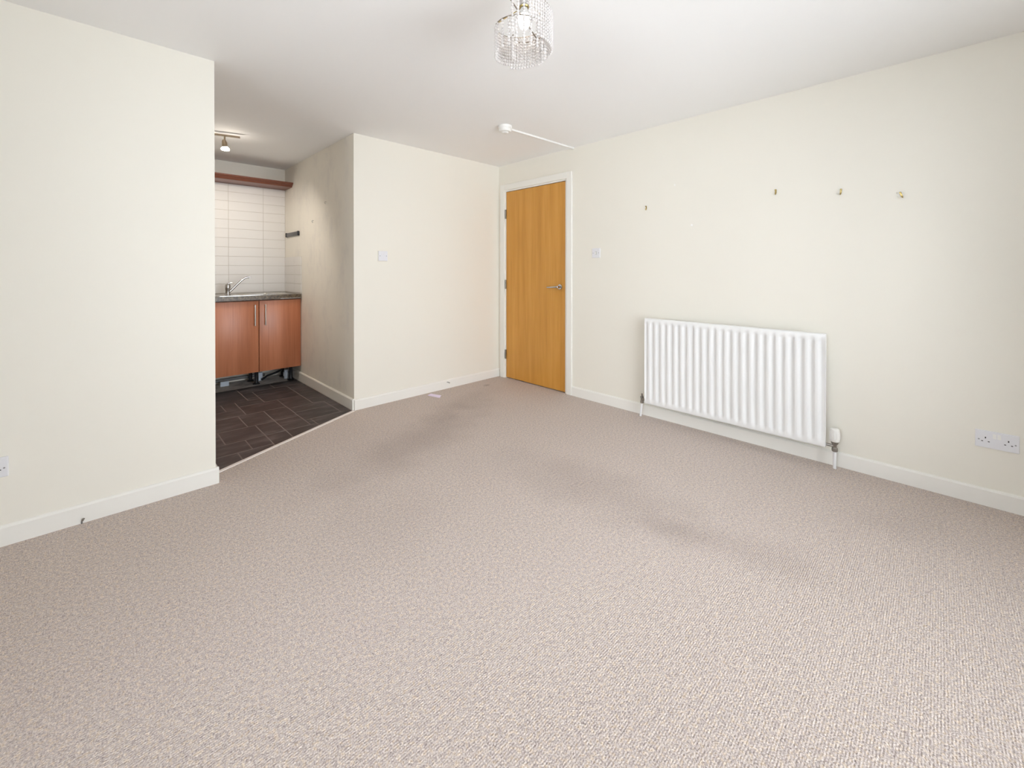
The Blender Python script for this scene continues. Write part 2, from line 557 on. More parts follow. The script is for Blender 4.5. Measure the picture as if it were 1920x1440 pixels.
# baseboards (skirting), with a small rounded top edge
BH, BT = 0.088, 0.014
def skirt(name, a, b, nrm, label=None, h=BH):
    """a,b: ends on the wall face; nrm: into the room"""
    a, b = Vector((*a, 0)), Vector((*b, 0))
    n = Vector((*nrm, 0))
    prof = [(0, 0), (BT, 0), (BT, h - 0.010), (BT - 0.005, h - 0.002), (BT - 0.009, h), (0, h)]
    pts = [a + n * o + Vector((0, 0, z)) for o, z in prof]
    return struct(MB().poly(pts, b - a).build(name, 'white_gloss'), label)
skirt('baseboard_right', (0, ROOM_F), (0, -1.0365), (-1, 0), 'white skirting under the radiator')
skirt('baseboard_back', (XK - 0.0005, 0), (0, 0), (0, -1), 'white skirting between the kitchen and the door')
skirt('baseboard_left', (ROOM_L, YL), (XL + BT, YL), (0, -1), 'white skirting along the left wall')
skirt('baseboard_left_return', (XL, YL), (XL, YL + T), (1, 0), 'short skirting return at the end of the left wall')
skirt('baseboard_kitchen', (XK, 0.002), (XK, YB - 0.02), (-1, 0), 'cream skirting on the kitchen side wall', 0.095)
skirt('baseboard_front', (ROOM_L + BT, ROOM_F), (-BT, ROOM_F), (0, 1))
skirt('baseboard_far_left', (ROOM_L, ROOM_F + BT), (ROOM_L, YL - BT), (1, 0))

# ------------------------------------------------------------------ door and its frame
LY0, LY1, LZ0, LZ1 = -0.945, -0.119, 0.010, 2.050
door = MB().box(0.002, 0.046, LY0, LY1, LZ0, LZ1, 0.0015).build('door_1', 'door_veneer')
struct(door, 'flush honey-coloured wooden veneer door with lever handle')
for hz in (1.807, 1.034, 0.262):
    h = MB().tube([(-0.006, LY1 + 0.003, hz - 0.05), (-0.006, LY1 + 0.003, hz + 0.05)], 0.0075, 10)
    for k in range(5):
        h.tube([(-0.006, LY1 + 0.003, hz - 0.049 + k * 0.02), (-0.006, LY1 + 0.003, hz - 0.033 + k * 0.02)], 0.0088, 10)
    h.box(-0.004, 0.0015, LY1 - 0.001, LY1 + 0.010, hz - 0.05, hz + 0.05)
    h.build('hinge', 'hinge_metal', door, True)
HY, HZ = -0.880, 1.027
rose = MB().lathe([(0.026, 0.002), (0.026, -0.006), (0.023, -0.009), (0.012, -0.010), (0.0105, -0.012), (0.0105, -0.05), (0.0, -0.05)], (0, HY, HZ), 'x').build('handle_rose', 'chrome', door, True)
pts = [(-0.045, HY - 0.004, HZ), (-0.050, HY + 0.015, HZ - 0.000), (-0.052, HY + 0.045, HZ - 0.002), (-0.052, HY + 0.085, HZ - 0.005), (-0.050, HY + 0.125, HZ - 0.007)]
lv = MB().tube(pts, [0.0115, 0.0105, 0.0095, 0.0085, 0.0075], 12).build('lever', 'chrome', rose, True)
lv['label'] = 'chrome lever'

trim = MB()
trim.box(-0.004, T, DY0, LY0 - 0.003, 0, DZ)
trim.box(-0.004, T, LY1 + 0.003, DY1, 0, DZ)
trim.box(-0.004, T, LY0 - 0.003, LY1 + 0.003, LZ1 + 0.004, DZ)
for a, b in ((LY0 - 0.003, LY0 + 0.012), (LY1 - 0.012, LY1 + 0.003)):
    trim.box(0.049, 0.075, a, b, 0, LZ1)
trim.box(0.049, 0.075, LY0, LY1, LZ1 - 0.012, LZ1 + 0.004)
fr_ = struct(trim.build('trim_2', 'white_gloss'), 'white painted door lining and architrave')
AW, AT = 0.064, 0.020
def arch(y0, y1, z0, z1):
    return MB().box(-AT, -0.0005, y0, y1, z0, z1, 0.005).build('architrave', 'white_gloss', fr_)
yo0, yo1 = LY0 - 0.025, LY1 + 0.014
arch(yo0 - AW, yo0, 0, LZ1 + 0.018 + AW)
arch(yo1, yo1 + AW, 0, LZ1 + 0.018 + AW)
arch(yo0, yo1, LZ1 + 0.018, LZ1 + 0.018 + AW)

# ------------------------------------------------------------------ radiator
RY0, RY1, RZ0, RZ1 = -2.998, -1.818, 0.117, 0.807
RXF = -0.085
rad = thing('radiator', (0, (RY0 + RY1) / 2, 0), 'long white fluted panel radiator mounted on the right wall', 'radiator')
m = MB()
bm = m.bm
ys = [RY1, RY1 - 0.016]           # left frame edge
NR = 22
pitch = (RY1 - RY0 - 0.032) / NR
sec = []                          # (y, depth) profile across the flutes
sec.append((RY1, 0.0))
sec.append((RY1 - 0.012, 0.0))
for k in range(NR):
    a = RY1 - 0.016 - k * pitch
    sec += [(a - pitch * .10, 0.0), (a - pitch * .24, 0.0095), (a - pitch * .32, 0.011), (a - pitch * .54, 0.011), (a - pitch * .62, 0.0095), (a - pitch * .76, 0.0), (a - pitch * .95, 0.0)]
sec.append((RY0, 0.0))
zr = [(RZ0, 0, 0.014), (RZ0 + 0.006, 0, 0.002), (RZ0 + 0.012, 0, 0.0), (RZ0 + 0.040, 0, 0.0), (RZ0 + 0.055, 1, 0), (RZ1 - 0.052, 1, 0), (RZ1 - 0.037, 0, 0.0), (RZ1 - 0.010, 0, 0.0), (RZ1 - 0.004, 0, 0.002), (RZ1, 0, 0.012)]
# channels are pressed inwards between the raised flutes
grid = []
for z, f, back in zr:
    grid.append([bm.verts.new((RXF + (0.0095 - d if f and 0 < i < len(sec) - 1 else 0) * (1 if f else 0) + back, y, z)) for i, (y, d) in enumerate(sec)])
for A, B in zip(grid, grid[1:]):
    for i in range(len(A) - 1):
        bm.faces.new((A[i], A[i + 1], B[i + 1], B[i]))
# back sheet and edges
back = [[bm.verts.new((RXF + 0.022, y, z)) for y in (RY1, RY0)] for z in (RZ0, RZ1)]
bm.faces.new((back[0][0], back[1][0], back[1][1], back[0][1]))
bm.faces.new([r[0] for r in grid] + [back[1][0], back[0][0]])
bm.faces.new([r[-1] for r in grid] + [back[1][1], back[0][1]])
bm.faces.new(grid[0] + [back[0][1], back[0][0]])
bm.faces.new(grid[-1] + [back[1][1], back[1][0]])
bmesh.ops.recalc_face_normals(bm, faces=bm.faces[:])
m.build('front_panel', 'radiator_enamel', rad, True)
# convector fins: one folded sheet behind the panel
m = MB()
pts = []
k = 0
y = RY0 + 0.06
while y < RY1 - 0.06:
    pts.append((RXF + (0.023 if k % 2 else 0.048), y))
    y += 0.018
    k += 1
bm = m.bm
a = [bm.verts.new((x, y, RZ0 + 0.06)) for x, y in pts]
b = [bm.verts.new((x, y, RZ1 - 0.06)) for x, y in pts]
for i in range(len(pts) - 1):
    bm.faces.new((a[i], a[i + 1], b[i + 1], b[i]))
m.build('convector_fins', 'radiator_enamel', rad)
for yb in (RY0 + 0.18, RY1 - 0.18):
    MB().box(-0.037, -0.0005, yb - 0.018, yb + 0.018, RZ0 + 0.1, RZ1 - 0.1).build('bracket', 'white_gloss', rad)

# lockshield valve and pipe (left end), thermostatic valve and pipe (right end)
vx = -0.058
def pipe(name, y, ztop, label):
    o = MB().tube([(vx, y, 0.0), (vx, y, ztop)], 0.0085, 14).build(name, 'pipe_white', None, True)
    return o
yl_ = RY1 + 0.036
v1 = thing('lockshield_valve', (vx, yl_, 0), 'small metal radiator valve on a white pipe at the end nearer the door', 'valve')
MB().tube([(vx, yl_ + 0.012, 0.0), (vx, yl_ + 0.008, 0.05), (vx, yl_, 0.112)], 0.0082, 14).build('pipe', 'pipe_white', v1, True)
b_ = MB().lathe([(0.011, 0.108), (0.014, 0.112), (0.014, 0.128), (0.0105, 0.131), (0.0105, 0.150), (0.013, 0.153), (0.013, 0.163), (0.006, 0.166), (0.006, 0.186), (0.0, 0.187)], (vx, yl_, 0), 'z', 14)
b_.tube([(vx, yl_, 0.141), (vx, RY1 + 0.001, 0.141)], 0.010, 12)
b_.build('valve_body', 'valve_metal', v1, True)
yr_ = RY0 - 0.042
v2 = thing('thermostatic_valve', (vx, yr_, 0), 'white thermostatic radiator valve on a white pipe nearer the double socket', 'valve')
MB().tube([(vx, yr_, 0.0), (vx, yr_, 0.112)], 0.0085, 14).build('pipe', 'pipe_white', v2, True)
b_ = MB().lathe([(0.012, 0.102), (0.0155, 0.106), (0.0155, 0.122), (0.0105, 0.128), (0.0105, 0.142), (0.018, 0.152), (0.019, 0.162), (0.0, 0.162)], (vx, yr_, 0), 'z', 18)
b_.tube([(vx, yr_, 0.135), (vx, RY0 - 0.001, 0.135)], [0.0085, 0.0085], 12)
b_.build('valve_body', 'valve_metal', v2, True)
hd = MB().lathe([(0.017, 0.160), (0.0235, 0.168), (0.0245, 0.18), (0.0245, 0.222), (0.0225, 0.236), (0.016, 0.242), (0.0, 0.243)], (vx, yr_, 0), 'z', 24)
for k in range(12):
    a = 2 * PI * k / 12
    hd.tube([(vx + 0.0245 * math.cos(a), yr_ + 0.0245 * math.sin(a), 0.182), (vx + 0.0245 * math.cos(a), yr_ + 0.0245 * math.sin(a), 0.220)], 0.0018, 6)
hd.build('valve_head', 'white_plastic_warm', v2, True)

# ------------------------------------------------------------------ switches and sockets
# built facing -Y on a wall at y=0, then turned for the right wall
def plate(w, h, t=0.009):
    m = MB().box(-w / 2, w / 2, -t, -0.0002, -h / 2, h / 2, 0.003)
    return m
def place(o, loc, wall):
    o.location = loc
    o.rotation_euler = (0, 0, {'back': 0.0, 'right': -PI / 2}[wall])
def sub(mb, name, mat, root):
    o = mb.build(name, mat)
    o.parent = root
    return o
def screws(root, xs, z=0.0, t=0.009):
    for x in xs:
        m = MB().lathe([(0.0034, -t + 0.0005), (0.0034, -t - 0.0008), (0.0, -t - 0.0008)], (x, 0, z), 'y', 10)
        sub(m, 'screw', 'screw_grey', root)
def light_switch(loc, wall, label):
    r = thing('light_switch', (0, 0, 0), label, 'switch')
    sub(plate(0.086, 0.086), 'plate', 'white_plastic', r)
    m = MB().poly([(-0.006, -0.0088, -0.012), (-0.006, -0.0135, -0.012), (-0.006, -0.0098, 0.012), (-0.006, -0.0088, 0.012)], (0.012, 0, 0))
    sub(m, 'rocker', 'white_plastic_warm', r)
    m = MB()
    m.box(-0.008, 0.008, -0.0094, -0.0088, -0.014, -0.012).box(-0.008, 0.008, -0.0094, -0.0088, 0.012, 0.014)
    m.box(-0.008, -0.006, -0.0094, -0.0088, -0.012, 0.012).box(0.006, 0.008, -0.0094, -0.0088, -0.012, 0.012)
    sub(m, 'rocker_surround', 'screw_grey', r)
    screws(r, (-0.030, 0.030))
    place(r, loc, wall)
    return r
light_switch((0, -1.301, 1.346), 'right', 'square white light switch on the right wall beside the door')
r = thing('fused_spur', (0, 0, 0), 'square white switch plate on the wall between the kitchen and the door', 'switch')
m = MB().box(-0.049, 0.043, -0.0022, -0.0002, -0.049, 0.045, 0.001)  # old plate outline, with the shadow line left and below put into its colour
sub(m, 'paint_edge_shade', 'paint_edge_tone', r)
sub(plate(0.086, 0.086, 0.010), 'plate', 'white_plastic', r)
m = MB().box(-0.017, -0.003, -0.0125, -0.009, 0.000, 0.024, 0.0015)
m.box(0.003, 0.017, -0.0125, -0.009, 0.000, 0.024, 0.0015)
sub(m, 'rocker', 'white_plastic', r)
sub(MB().box(-0.018, 0.018, -0.0112, -0.009, -0.026, -0.006, 0.001), 'fuse_carrier', 'white_plastic', r)
screws(r, (-0.030, 0.030), 0, 0.010)
place(r, (-1.408, 0, 1.316), 'back')

def double_socket(loc, wall, label):
    r = thing('double_socket', (0, 0, 0), label, 'socket', 'double wall sockets')
    sub(plate(0.146, 0.086, 0.010), 'plate', 'white_plastic', r)
    for cx in (-0.038, 0.038):
        m = MB().box(cx - 0.0022, cx + 0.0022, -0.0104, -0.0098, 0.004, 0.012)
        m.box(cx - 0.0143, cx - 0.0080, -0.0104, -0.0098, -0.0125, -0.0085)
        m.box(cx + 0.0080, cx + 0.0143, -0.0104, -0.0098, -0.0125, -0.0085)
        m.bm.verts.ensure_lookup_table()
        o = sub(m, 'socket_holes', 'dark_slot', r)
    for cx in (-0.0075, 0.0075):
        m = MB().poly([(cx - 0.006, -0.0096, 0.010), (cx - 0.006, -0.0150, 0.010), (cx - 0.006, -0.0108, 0.032), (cx - 0.006, -0.0096, 0.032)], (0.012, 0, 0))
        sub(m, 'rocker', 'white_plastic_warm', r)
    screws(r, (-0.0605, 0.0605), -0.004, 0.010)
    place(r, loc, wall)
double_socket((0, -3.681, 0.337), 'right', 'white double power socket low on the right wall past the radiator')
double_socket((-3.565, YL, 0.341), 'back', 'white double power socket low on the left wall, cut off by the picture edge')

# ------------------------------------------------------------------ brass picture hooks on the right wall
def picture_hook(y, z, tilt, label):
    r = thing('picture_hook', (0, 0, 0), label, 'hook', 'brass picture hooks on the right wall')
    m = MB().box(-0.0045, 0.0045, -0.0022, -0.0002, -0.010, 0.017, 0.0006)
    sub(m, 'strap', 'brass', r)
    m = MB().tube([(0, -0.0015, -0.006), (0, -0.005, -0.015), (0, -0.0105, -0.0175), (0, -0.0145, -0.013), (0, -0.0150, -0.006)], 0.0030, 8)
    sub(m, 'hook', 'brass', r)
    m = MB().lathe([(0.0014, 0.0), (0.0014, -0.009), (0.0052, -0.009), (0.0046, -0.0125), (0.0, -0.0130)], (0, 0, 0.012), 'y', 10)
    sub(m, 'nail', 'brass', r)
    r.location = (0, y, z)
    r.rotation_euler = (0, tilt, -PI / 2)
picture_hook(-1.786, 1.702, 0.0, 'small brass picture hook above the left end of the radiator, lowest in line')
picture_hook(-2.712, 1.711, 0.0, 'brass picture hook, second from the door, above the radiator')
picture_hook(-3.055, 1.667, 0.10, 'brass picture hook, third from the door, right of the radiator')
picture_hook(-3.324, 1.614, -0.35, 'tilted brass picture hook farthest from the door')

# ------------------------------------------------------------------ smoke detector and its trunking
det = thing('smoke_detector', (-0.872, -1.018, H), 'round white smoke detector on the ceiling near the door', 'smoke detector')
MB().lathe([(0.056, 0.0), (0.056, -0.018), (0.054, -0.022), (0.0, -0.022)], (-0.872, -1.018, H), 'z', 36).build('base', 'white_plastic_warm', det, True)
MB().lathe([(0.050, -0.021), (0.050, -0.038), (0.045, -0.046), (0.030, -0.048), (0.028, -0.052), (0.022, -0.058), (0.0, -0.059)], (-0.872, -1.018, H), 'z', 36).build('cover', 'white_plastic_warm', det, True)
a, b = Vector((-0.818, -1.006, H)), Vector((-0.001, -1.041, H))
d = (b - a).normalized()
n = Vector((-d.y, d.x, 0))
prof = [(-0.009, 0), (-0.009, -0.012), (-0.007, -0.0145), (0.007, -0.0145), (0.009, -0.012), (0.009, 0)]
tag(MB().poly([a + n * o + Vector((0, 0, z)) for o, z in prof], b - a).build('cable_trunking', 'white_plastic_warm'),
    'thin white cable trunking from smoke detector to right wall', 'trunking')

# ------------------------------------------------------------------ crystal ceiling light
PX, PY = -1.981, -2.300
pend = thing('ceiling_light', (PX, PY, H), 'crystal bead ceiling light with brass fittings and one lit bulb', 'ceiling light')
ra, rb = Vector((0.7141, -0.7000, 0)), Vector((0.7000, 0.7141, 0))    # across / away, seen from the door-facing side
C0 = Vector((PX, PY, 0))
def PP(a, b, z):
    return C0 + ra * a + rb * b + Vector((0, 0, z))
MB().lathe([(0.055, H - 0.0), (0.055, H - 0.012), (0.048, H - 0.02), (0.02, H - 0.026), (0.0, H - 0.026)], (PX, PY, 0), 'z', 28).build('ceiling_rose', 'brass', pend, True)
m = MB().tube([(PX, PY, H - 0.02), (PX, PY, 2.245)], 0.007, 10)
m.lathe([(0.020, 2.283), (0.021, 2.288), (0.015, 2.294), (0.0, 2.294)], (PX, PY, 0), 'z', 16)
m.lathe([(0.0, 2.246), (0.019, 2.246), (0.021, 2.251), (0.016, 2.256), (0.0, 2.256)], (PX, PY, 0), 'z', 16)
m.build('stem', 'brass', pend, True)
m = MB()
for ring in range(3):
    for k in range(9):
        a = 2 * PI * (k + 0.5 * (ring % 2)) / 9
        bmesh.ops.create_icosphere(m.bm, subdivisions=1, radius=0.0062, matrix=Matrix.Translation((PX + 0.0145 * math.cos(a), PY + 0.0145 * math.sin(a), 2.261 + ring * 0.0115)))
m.build('beaded_collar', 'crystal', pend)
MB().lathe([(0.013, 2.247), (0.015, 2.242), (0.0215, 2.226), (0.0235, 2.216), (0.0, 2.216)], (PX, PY, 0), 'z', 20).build('lamp_holder', 'white_plastic_warm', pend, True)
MB().lathe([(0.0225, 2.216), (0.0235, 2.207), (0.0240, 2.196), (0.0215, 2.180), (0.0165, 2.169), (0.0095, 2.1625), (0.0, 2.160)], (PX, PY, 0), 'z', 24).build('bulb', 'bulb_glow', pend, True)

def spiral(th0, th1, r0, r1, z0, z1, n):
    out = []
    for i in range(n + 1):
        q = i / n
        th = math.radians(th0 + (th1 - th0) * q)
        r = r0 + (r1 - r0) * q
        out.append(PP(r * math.sin(th), -r * math.cos(th), z0 + (z1 - z0) * q))
    return out
outer = spiral(-38, 285, 0.108, 0.116, 2.245, 2.165, 54)
inner = spiral(285, 640, 0.116, 0.045, 2.165, 2.135, 44)
MB().tube(outer, 0.0027, 6).build('outer_ring', 'ring_metal', pend, True)
MB().tube(inner, 0.0024, 6).build('inner_ring', 'ring_metal', pend, True)
m = MB().tube([outer[0], PP(-0.02, -0.022, 2.288)], 0.0022, 6)
MB_arm = m.build('arm', 'brass', pend, True)
MB().tube([outer[0], PP(0.055, 0.075, 2.165)], 0.0030, 6).build('arm', 'ring_metal', pend, True)
MB().tube([PP(0.015, 0.0, 2.288), outer[26]], 0.0018, 6).build('arm', 'brass', pend, True)
MB().tube([PP(-0.015, 0.01, 2.25), outer[-1]], 0.0018, 6).build('arm', 'brass', pend, True)

def strand_mesh(nb, sp=0.0124, r=0.0061):
    bm = bmesh.new()
    for i in range(nb):
        bmesh.ops.create_icosphere(bm, subdivisions=1, radius=r, matrix=Matrix.Translation((0, 0, -0.006 - i * sp)) @ Matrix.Rotation(i * 0.9, 4, 'Z'))
    bm.normal_update()
    # fine wire down the strand
    vs = []
    for z in (0, -0.006 - (nb - 1) * sp):
        vs.append([bm.verts.new((0.0007 * math.cos(2 * PI * k / 3), 0.0007 * math.sin(2 * PI * k / 3), z)) for k in range(3)])
    for k in range(3):
        bm.faces.new((vs[0][k], vs[0][(k + 1) % 3], vs[1][(k + 1) % 3], vs[1][k]))
    me = bpy.data.meshes.new('bead_strand')
    bm.to_mesh(me)
    bm.free()
    me.materials.append(MATS['crystal'])
    return me
SM = {n: strand_mesh(n) for n in range(6, 15)}
def strand(p, n):
    o = bpy.data.objects.new('bead_strand', SM[n])
    COL.objects.link(o)
    o.parent = pend
    o.matrix_parent_inverse = Matrix.Translation(-pend.location)
    o.location = p
    o.rotation_euler = (0, 0, random.uniform(0, 6))
for i in range(1, len(outer), 1):
    q = i / len(outer)
    if q < 0.16 and i % 2:
        continue
    nb = 12 if q < 0.35 else 11 if q < 0.75 else 10
    if 0.06 < q < 0.20:
        nb = 8
    strand(outer[i], nb)
for i in range(1, len(inner), 2):
    strand(inner[i], 9 if i < 26 else 7)

# ------------------------------------------------------------------ kitchen: wall tiles
TX = [XK - 0.001 - 0.228, XK - 0.001 - 0.228 - 0.330]
xe = [XK - 0.002, -1.899, -2.228, -2.558, -2.888, -3.218, KL + 0.001]
z_tops = [2.112]
zt = 2.027
zl = [2.112, 2.027, 1.927, 1.829, 1.7305, 1.632, 1.534, 1.4355, 1.337, 1.2385, 1.140, 1.0415, 0.943]
MB().box(KL, XK, YB - 0.005, YB - 0.0001, 0.90, 2.112).build('tile_grout', 'tile_grout', wkb)
G = 0.0018
for z1, z0 in zip(zl, zl[1:]):
    for x1, x0 in zip(xe, xe[1:]):
        MB().box(x0 + G, x1 - G, YB - 0.0085, YB - 0.002, z0 + G, z1 - G, 0.0012).build('wall_tile', 'wall_tile', wkb)
wkr = bpy.data.objects['wall_kitchen_right']
MB().box(XK - 0.004, XK - 0.0001, 1.290, YB - 0.008, 0.93, 1.337).build('tile_grout', 'tile_grout', wkr)
for z1, z0 in zip(zl[8:], zl[9:]):
    for y0, y1 in ((1.286, 1.512), (1.512, YB - 0.009)):
        MB().box(XK - 0.0085, XK - 0.001, y0 + G, y1 - G, z0 + G, z1 - G, 0.0012).build('wall_tile', 'wall_tile', wkr)

# wooden pelmet / plate shelf over the tiles
m = MB()
prof = [(YB - 0.001, 2.113), (1.600, 2.113), (1.592, 2.118), (1.586, 2.128), (1.566, 2.140), (1.562, 2.146), (1.556, 2.149), (1.556, 2.160), (YB - 0.001, 2.160)]
m.poly([(KL + 0.002, y, z) for y, z in prof], (XK - KL - 0.003, 0, 0))
tag(m.build('pelmet_shelf', 'cherry_trim'), 'dark red wooden pelmet shelf with moulded edge above kitchen tiles', 'shelf')

# ------------------------------------------------------------------ kitchen: sink unit
CX1, CX0 = -1.674, -2.474
CF = 1.310        # door front plane
cab = thing('base_cabinet', ((CX0 + CX1) / 2, 1.55, 0), 'cherry wood-effect sink cabinet with two doors and no plinth', 'cabinet')
m = MB()
m.box(CX0, CX0 + 0.018, CF + 0.020, 1.82, 0.165, 0.885)
m.box(CX1 - 0.018, CX1 - 0.001, CF + 0.020, 1.82, 0.165, 0.885)
m.box(CX0 + 0.018, CX1 - 0.018, CF + 0.020, 1.82, 0.165, 0.183)
m.box(CX0 + 0.018, CX1 - 0.018, CF + 0.020, CF + 0.04, 0.80, 0.885)
m.box(CX0 + 0.018, CX1 - 0.018, 1.80, 1.82, 0.183, 0.75)
m.build('carcass', 'carcass', cab)
mid = -2.068
for x0, x1, hx in ((CX0 + 0.001, mid - 0.0025, -2.108), (mid + 0.0025, CX1 - 0.001, -2.016)):
    d_ = MB().box(x0, x1, CF, CF + 0.019, 0.166, 0.880, 0.004).build('door', 'cherry_door', cab, True)
    h = MB().tube([(hx, CF - 0.028, 0.634), (hx, CF - 0.028, 0.844)], 0.0065, 12)
    for z in (0.655, 0.823):
        h.tube([(hx, CF - 0.028, z), (hx, CF + 0.001, z)], 0.0045, 8)
    h.build('handle', 'satin_steel', d_, True)
for lx, ly in ((-2.035, 1.565), (CX1 - 0.045, 1.50), (CX0 + 0.05, 1.565), (-2.05, 1.74), (CX1 - 0.06, 1.74), (CX0 + 0.05, 1.74)):
    MB().lathe([(0.034, -0.0119), (0.034, -0.004), (0.020, 0.004), (0.017, 0.012), (0.017, 0.140), (0.024, 0.150), (0.024, 0.1649), (0.0, 0.1649)], (lx, ly, 0), 'z', 16).build('leg', 'black_plastic', cab, True)

# worktop with a cut-out for the bowl
WZ0, WZ1, WF = 0.892, 0.934, 1.287
BX0, BX1, BY0, BY1 = -2.20, -1.98 + 0.10, 1.40, 1.74
m = MB()
m.box(KL + 0.002, BX0, WF, YB - 0.011, WZ0, WZ1)
m.box(BX1, XK - 0.011, WF, YB - 0.011, WZ0, WZ1)
m.box(BX0, BX1, WF, BY0, WZ0, WZ1)
m.box(BX0, BX1, BY1, YB - 0.011, WZ0, WZ1)
bmesh.ops.remove_doubles(m.bm, verts=m.bm.verts[:], dist=0.0001)
wt = tag(m.build('worktop', 'worktop_laminate'), 'dark brown stone-effect kitchen worktop on the sink cabinet', 'worktop')
MB().box(BX1, XK - 0.011, WF - 0.002, WF - 0.0002, WZ0 + 0.002, WZ0 + 0.006).build('edge_strip', 'satin_steel', wt)

sink = thing('kitchen_sink', ((BX0 + BX1) / 2, 1.57, WZ1), 'stainless steel inset sink with drainer in the kitchen worktop', 'sink')
m = MB()
SX0, SX1, SY0, SY1 = -2.42, -1.735, 1.345, 1.795
zt_ = WZ1 + 0.004
bm = m.bm
def ring(x0, x1, y0, y1, z, rad=0.03, n=5):
    pts = []
    for cx, cy, a0 in ((x1 - rad, y1 - rad, 0), (x0 + rad, y1 - rad, 90), (x0 + rad, y0 + rad, 180), (x1 - rad, y0 + rad, 270)):
        for k in range(n):
            a = math.radians(a0 + 90 * k / (n - 1))
            pts.append(bm.verts.new((cx + rad * math.cos(a), cy + rad * math.sin(a), z)))
    return pts
e = 0.004
bx0, bx1, by0, by1 = BX0 + e, BX1 - e, BY0 + e, BY1 - e
rings = [ring(SX0, SX1, SY0, SY1, WZ1 + 0.0004), ring(SX0, SX1, SY0, SY1, zt_), ring(SX0 + 0.008, SX1 - 0.008, SY0 + 0.008, SY1 - 0.008, zt_ + 0.002),
         ring(SX0 + 0.02, SX1 - 0.02, SY0 + 0.02, SY1 - 0.02, zt_ - 0.002), ring(bx0, bx1, by0, by1, zt_ - 0.002, 0.05), ring(bx0 + 0.004, bx1 - 0.004, by0 + 0.004, by1 - 0.004, zt_ - 0.015, 0.05),
         ring(bx0 + 0.012, bx1 - 0.012, by0 + 0.012, by1 - 0.012, WZ1 - 0.13, 0.05), ring(bx0 + 0.04, bx1 - 0.04, by0 + 0.04, by1 - 0.04, WZ1 - 0.15, 0.04)]
for A, B in zip(rings, rings[1:]):
    for k in range(len(A)):
        bm.faces.new((A[k], A[(k + 1) % len(A)], B[(k + 1) % len(A)], B[k]))
bm.faces.new(rings[-1])
bmesh.ops.recalc_face_normals(bm, faces=bm.faces[:])
m.build('bowl', 'sink_steel', sink, True)
for k in range(6):
    yy = 1.42 + k * 0.055
    MB().tube([(BX1 + 0.03, yy, zt_ - 0.002), (SX1 - 0.035, yy, zt_ - 0.002)], 0.003, 8).build('drainer_rib', 'sink_steel', sink, True)
MB().lathe([(0.03, WZ1 - 0.1498), (0.03, WZ1 - 0.147), (0.0, WZ1 - 0.149)], ((BX0 + BX1) / 2, 1.57, 0), 'z', 20).build('waste', 'chrome', sink, True)

tx, ty, tz = -2.276, 1.62, WZ1 + 0.002
tap = thing('mixer_tap', (tx, ty, tz), 'chrome mixer tap with a long swivel spout beside the sink', 'tap')
MB().lathe([(0.026, 0), (0.026, 0.006), (0.022, 0.010), (0.021, 0.045), (0.024, 0.060), (0.025, 0.090), (0.022, 0.108), (0.010, 0.117), (0.0, 0.118)], (tx, ty, tz), 'z', 24).build('body', 'chrome', tap, True)
MB().tube([(tx + 0.012, ty, tz + 0.030), (tx + 0.035, ty - 0.003, tz + 0.052), (tx + 0.075, ty - 0.006, tz + 0.098), (tx + 0.115, ty - 0.010, tz + 0.142), (tx + 0.145, ty - 0.012, tz + 0.167), (tx + 0.168, ty - 0.014, tz + 0.178), (tx + 0.184, ty - 0.015, tz + 0.181)], [0.013, 0.012, 0.011, 0.010, 0.010, 0.010, 0.010], 14).build('spout', 'chrome', tap, True)
MB().lathe([(0.011, -0.014), (0.012, 0.0), (0.012, 0.012), (0.0, 0.013)], (tx + 0.193, ty - 0.015, tz + 0.175), 'z', 14).build('aerator', 'white_plastic', tap, True)
MB().tube([(tx - 0.008, ty, tz + 0.108), (tx + 0.012, ty - 0.004, tz + 0.120), (tx + 0.040, ty - 0.010, tz + 0.124)], [0.011, 0.008, 0.006], 10).build('lever', 'chrome', tap, True)

# pipework and bits left lying under the cabinet
m = MB().tube([(-1.735, 1.60, -0.01), (-1.735, 1.60, 0.03), (-1.735, 1.60, 0.085)], 0.024, 16)
m.lathe([(0.031, 0.02), (0.031, 0.062), (0.0, 0.062)], (-1.735, 1.60, 0), 'z', 18)
tag(m.build('waste_pipe', 'pvc_pipe', None, True), 'pale blue plastic waste pipe stub by the cabinet leg in the corner', 'pipe')
m = MB().tube([(-1.90, 1.80, 0.022), (-2.0, 1.80, 0.03), (-2.2, 1.80, 0.03), (-2.40, 1.80, 0.025)], 0.017, 12)
for x in (-1.93, -2.02):
    m.tube([(x, 1.80, 0.026), (x - 0.035, 1.80, 0.028)], 0.021, 12)
tag(m.build('grey_pipe', 'grey_cable', None, True), 'grey pipe running along the wall under the sink cabinet', 'pipe')
tag(MB().box(-2.330, -2.255, 1.685, 1.715, 0.012 - 0.0238, 0.038, 0.004).build('pale_offcut', 'pvc_pipe'), 'pale plastic offcut lying on concrete under left cabinet door', 'offcut')
tag(MB().tube([(-1.96, 1.66, 0.003), (-1.90, 1.69, 0.03), (-1.82, 1.70, 0.045), (-1.76, 1.66, 0.08)], 0.011, 10).build('flexible_hose', 'black_plastic', None, True), 'black flexible hose under the right cabinet door', 'hose')
tag(MB().box(-1.985, -1.945, 1.69, 1.715, -0.0119, 0.075, 0.003).build('pipe_clip', 'pvc_pipe'), 'small pale block behind the middle cabinet leg', 'offcut')

